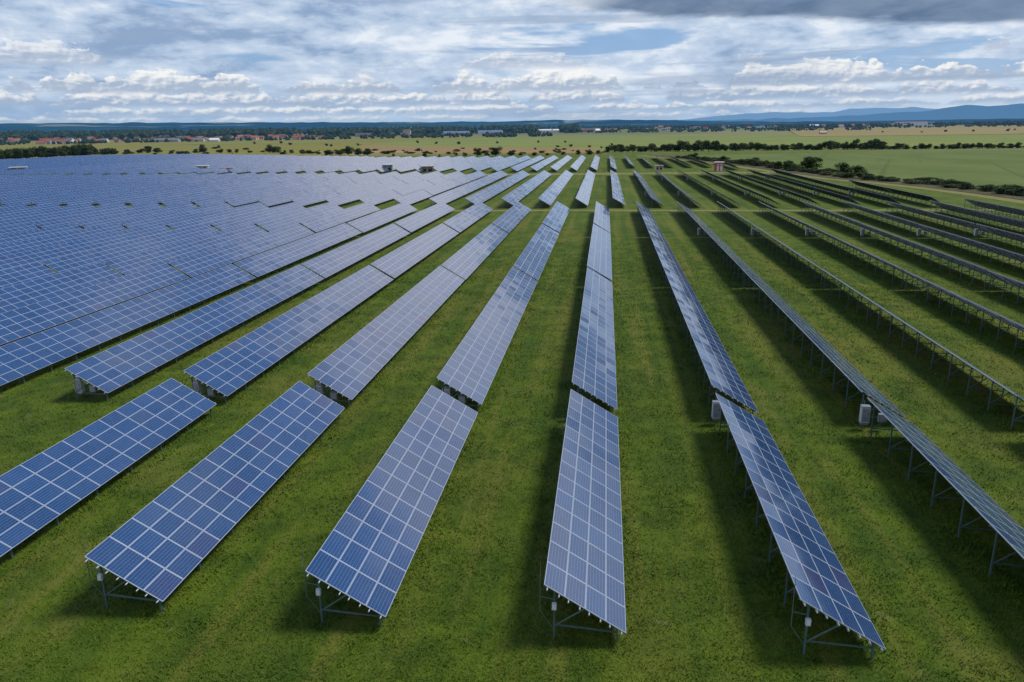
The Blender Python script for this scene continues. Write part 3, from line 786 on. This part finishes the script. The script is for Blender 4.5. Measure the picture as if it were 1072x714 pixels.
house(-1.2, 3150, 90, 26, 8, 6, 'w_tan', 'r_brown', 'long brown barn between the greenhouses and the white tent roof', name='barn', rz=.05, floors=1)
house(-1.2+.55, 3000, 22, 20, 5, 9, 'w_white', 'r_white', 'small hall with steep white roof beyond the brown field', name='hall', rz=.8, floors=1)
house(20.2, 4300, 140, 40, 17, 3, 'r_white', 'r_red', 'long white hall with red ridge out on the plain', name='hall', rz=.0, floors=1)
house(14.3, 3900, 40, 20, 9, 5, 'w_white', 'r_white', 'white block standing alone on the tan plain edge', name='apartment_block', rz=.0)
house(14.9, 2200, 16, 10, 5, 3, 'w_tan', 'r_pink', 'small lone tan hut in the middle of the tan field', name='hut', rz=.1)

# power poles and a mast
def mast(x, y, h, label):
    t = tag(link('power_pole', None, None, (x, y, H(x, y))), label, 'power pole', 'power poles in the fields')
    b = MB(); b.bar((0, 0, -.5), (0, 0, h), .35, .35, 'cab'); link('pole', b.mesh('pole'), t)
    b = MB(); b.bar((-1.3, 0, h*.92), (1.3, 0, h*.92), .2, .2, 'cab'); link('crossarm', b.mesh('crossarm'), t)
mast(-168, 690, 9, 'pale pole behind the far edge of the array at centre left')
for i, (x, y) in enumerate([(60, 1000), (190, 1050), (250, 960), (320, 900), (420, 880)]): mast(x, y, 8, f"slim power pole, {ordw(i+1)} from the left in the light green field")

# ------------------------------------------------------------------ grass (stuff)
def grass():
    rnd = random.Random(5); v = []; f = []
    def tuft(x, y, s, nb):
        for _ in range(nb):
            a = rnd.uniform(0, 6.283); px, py = x + rnd.gauss(0, .2)*s, y + rnd.gauss(0, .2)*s
            h = rnd.uniform(.05, .14)*s; w = rnd.uniform(.010, .022)*s*1.3; ln = rnd.uniform(.5, 1.2)*h
            ca, sa = math.cos(a), math.sin(a); k = len(v)
            v.extend(((px - sa*w, py + ca*w, 0), (px + sa*w, py - ca*w, 0), (px + ca*ln, py + sa*ln, h))); f.append((k, k+1, k+2))
    cnt = 0
    while cnt < 100000:
        d = 18 + 150*rnd.random()**1.5; az = rnd.uniform(-54, 36)
        x, y = d*math.sin(R(az)), d*math.cos(R(az)); p = proj((x, y, 0))
        if not p or not (-40 < p[0] < 1110 and p[1] < 770): cnt += 1; continue
        m_ = noise.noise(Vector((x*.35, y*.35, 0)))
        ro = ((x+33.407)/10.385) % 1 * 10.385; under = 1.35 if (3.0 < ro < 4.0 or .2 < ro < .9) and 27 < y < 110 and x > -34 else 1.0
        tuft(x, y, under*(.85 + .3*m_ + d/150)*(1-.6*sstep(110, 172, d)), 6); cnt += 1
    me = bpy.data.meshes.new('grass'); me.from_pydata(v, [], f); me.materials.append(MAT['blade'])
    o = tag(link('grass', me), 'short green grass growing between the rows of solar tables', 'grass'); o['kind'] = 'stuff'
grass()

# ------------------------------------------------------------------ light and sky
SUN_EL, SUN_AZ = 57.0, 70.0      # azimuth clockwise from +Y
sd = Vector((math.sin(R(SUN_AZ))*math.cos(R(SUN_EL)), math.cos(R(SUN_AZ))*math.cos(R(SUN_EL)), math.sin(R(SUN_EL))))
sl = bpy.data.lights.new('sun', 'SUN'); sl.energy = 3.6; sl.angle = R(17.0); sl.color = (1.0, 0.94, 0.84)
so = link('sun', sl); so.rotation_euler = (-sd).to_track_quat('-Z', 'Y').to_euler()

w = bpy.data.worlds.new('World'); scene.world = w; w.use_nodes = True
nt = w.node_tree; nt.nodes.clear(); g = N(nt)
sky = g.n('ShaderNodeTexSky', sky_type='NISHITA'); sky.sun_disc = False; sky.sun_elevation = R(SUN_EL); sky.sun_rotation = R(SUN_AZ)
sky.altitude = 200; sky.air_density = 1.0; sky.dust_density = 1.0
d = g.vmath('NORMALIZE', g.n('ShaderNodeTexCoord').outputs['Generated'])
x = g.xyz(d); el = g.math('DEGREES', g.math('ARCSINE', x[2])) if False else g.math('MULTIPLY', g.math('ARCSINE', x[2]), 57.2958)
az = g.math('MULTIPLY', g.math('ARCTAN2', x[0], x[1]), 57.2958)
zz = g.math('ADD', g.math('MAXIMUM', x[2], 0.0), 0.06)
pl = g.comb(g.math('DIVIDE', x[0], zz), g.math('DIVIDE', x[1], zz), 0.0)
def S10(c): return tuple(v*10 for v in c)
def fld(fa, fe, seed, detail=6, rough=0.58, dist=0.3):
    return g.noise(g.comb(g.math('MULTIPLY', az, fa), g.math('MULTIPLY', el, fe), seed), 1.0, detail, rough, dist)
lowf = g.ss(el, 12.0, 26.0, 1.0, 0.0)
blue = g.mix(0.6, sky.outputs[0], S10((0.17, 0.38, 0.76)))
# high sheet of cloud, drawn out by perspective; overhead it opens into white and blue
hi = g.noise(pl, 0.55, 6, 0.55, 0.5); hib = g.noise(pl, 1.6, 5, 0.6, 0.3)
up_c = g.mix(g.ss(hi, 0.49, 0.60), S10((0.10, 0.22, 0.52)), g.mix(g.ss(hib, 0.35, 0.65), S10((0.34, 0.42, 0.60)), S10((0.80, 0.83, 0.92))))
f1 = fld(0.15, 0.42, 1.0, 7, 0.57, 0.25); f2 = fld(0.50, 1.35, 2.0, 7, 0.60, 0.25); f3 = fld(0.04, 0.25, 3.0, 3, 0.5, 0.2)
t = g.math('ADD', g.math('ADD', g.math('MULTIPLY', f1, 0.58), g.math('MULTIPLY', f2, 0.24)), g.math('MULTIPLY', f3, 0.20))
t = g.math('ADD', t, g.ss(az, -34.0, -6.0, -0.055, 0.005))
sh = g.mix(g.ss(t, 0.38, 0.50), S10((0.27, 0.39, 0.59)), S10((0.50, 0.62, 0.79)))
sh = g.mix(g.ss(t, 0.48, 0.60), sh, S10((0.80, 0.86, 0.94)))
# openings of blue on the right
op = g.math('ADD', fld(0.07, 0.55, 6.0, 5, 0.55, 0.5), g.math('MULTIPLY', g.math('MULTIPLY', g.ss(az, -6.0, 4.0), g.ss(g.math('ABSOLUTE', g.math('SUBTRACT', el, 5.6)), 0.2, 2.2, 1.0, 0.0)), 0.10))
sh = g.mix(g.ss(op, 0.575, 0.66, 0.0, 0.9), sh, blue)
c = g.mix(lowf, up_c, sh)
# rows of flat-based cumulus, each row nearer and higher than the last
def row(c, base, hmax, fa, th, seed, amt, shade, white):
    prof = g.noise(g.comb(g.math('MULTIPLY', az, fa), 0.0, seed), 1.0, 3, 0.55)
    h = g.math('MULTIPLY', g.ss(prof, th, th+0.20), hmax)
    bil = g.noise(g.comb(g.math('MULTIPLY', az, 0.80), g.math('MULTIPLY', el, 1.5), seed), 1.0, 7, 0.58, 0.25)
    e2 = g.math('SUBTRACT', g.math('SUBTRACT', el, base), g.math('MULTIPLY', g.math('SUBTRACT', bil, 0.5), hmax*1.5))
    top = g.ss(g.math('SUBTRACT', h, e2), 0.0, 0.16)
    bot = g.ss(g.math('ADD', g.math('SUBTRACT', el, base), g.math('MULTIPLY', g.math('SUBTRACT', bil, 0.5), 0.35)), -0.18, 0.22)
    m = g.math('MULTIPLY', g.math('MULTIPLY', top, bot), g.math('MULTIPLY', g.ss(h, 0.0, hmax*0.25), amt))
    bo = g.noise(g.comb(g.math('ADD', g.math('MULTIPLY', az, 0.80), -0.14), g.math('ADD', g.math('MULTIPLY', el, 1.5), 0.22), seed), 1.0, 4, 0.5, 0.25)
    lit = g.math('ADD', g.math('MULTIPLY', g.math('SUBTRACT', bil, bo), 2.4), g.ss(g.math('DIVIDE', g.math('SUBTRACT', el, base), hmax), 0.0, 0.9, -0.05, 0.75))
    return g.mix(m, c, g.mix(g.ss(lit, 0.0, 0.85), S10(shade), S10(white)))
c = g.mix(g.ss(el, 0.3, 4.2, 0.65, 0.0), c, S10((0.36, 0.52, 0.74)))
c = row(c, 0.75, 0.50, 0.22, 0.34, 11.0, 0.85, (0.40, 0.51, 0.66), (0.72, 0.76, 0.80))
c = row(c, 1.25, 0.65, 0.17, 0.34, 12.0, 0.90, (0.36, 0.47, 0.63), (0.80, 0.83, 0.86))
c = row(c, 1.85, 1.15, 0.14, 0.35, 13.0, 0.92, (0.36, 0.46, 0.62), (0.88, 0.89, 0.90))
c = row(c, 2.70, 1.60, 0.11, 0.38, 14.0, 0.92, (0.40, 0.49, 0.63), (0.93, 0.93, 0.92))
c = row(c, 4.30, 1.50, 0.09, 0.46, 15.0, 0.70, (0.45, 0.53, 0.66), (0.90, 0.91, 0.93))
c = g.mix(g.math('MULTIPLY', g.ss(hi, 0.36, 0.56, 0.15, 0.85), g.math('MULTIPLY', g.ss(el, 8.5, 12.0), g.ss(el, 24.0, 32.0, 1.0, 0.0))), c, S10((0.90, 0.88, 0.92)))
# long grey-blue undersides
sb = fld(0.045, 0.75, 9.0, 5, 0.55, 0.3)
c = g.mix(g.math('MULTIPLY', g.ss(sb, 0.54, 0.66), g.ss(el, 8.0, 13.0, 0.60, 0.0)), c, S10((0.31, 0.41, 0.57)))
# a heavier, darker cloud hanging on the right
dn = fld(0.09, 0.40, 4.0, 6, 0.6, 0.2)
de = g.math('ADD', el, g.math('MULTIPLY', g.math('SUBTRACT', dn, 0.5), 2.2))
daz = g.ss(g.math('ADD', az, g.math('MULTIPLY', g.math('SUBTRACT', dn, 0.5), 8.0)), -7.0, 3.0)
dark = g.math('MULTIPLY', g.math('MULTIPLY', g.ss(g.math('ADD', de, g.math('MULTIPLY', g.math('MAXIMUM', az, 0.0), 0.085)), 7.75, 8.35), daz), g.ss(el, 9.8, 13.0, 1.0, 0.0))
c = g.mix(g.math('MULTIPLY', dark, 0.95), c, g.mix(g.ss(f1, 0.36, 0.66), S10((0.10, 0.165, 0.28)), S10((0.185, 0.265, 0.40))))
c = g.mix(g.ss(el, 0.0, 1.3, 0.6, 0.0), c, S10((0.38, 0.54, 0.74)))
bg = g.n('ShaderNodeBackground'); g.l(c, bg.inputs[0]); bg.inputs[1].default_value = 0.1
g.l(bg.outputs[0], g.n('ShaderNodeOutputWorld').inputs[0])

scene.view_settings.view_transform = 'Standard'; scene.view_settings.look = 'None'; scene.view_settings.exposure = 0; scene.view_settings.gamma = 1
scene.render.engine = 'CYCLES'
scene.cycles.max_bounces = 5; scene.cycles.diffuse_bounces = 2; scene.cycles.glossy_bounces = 3
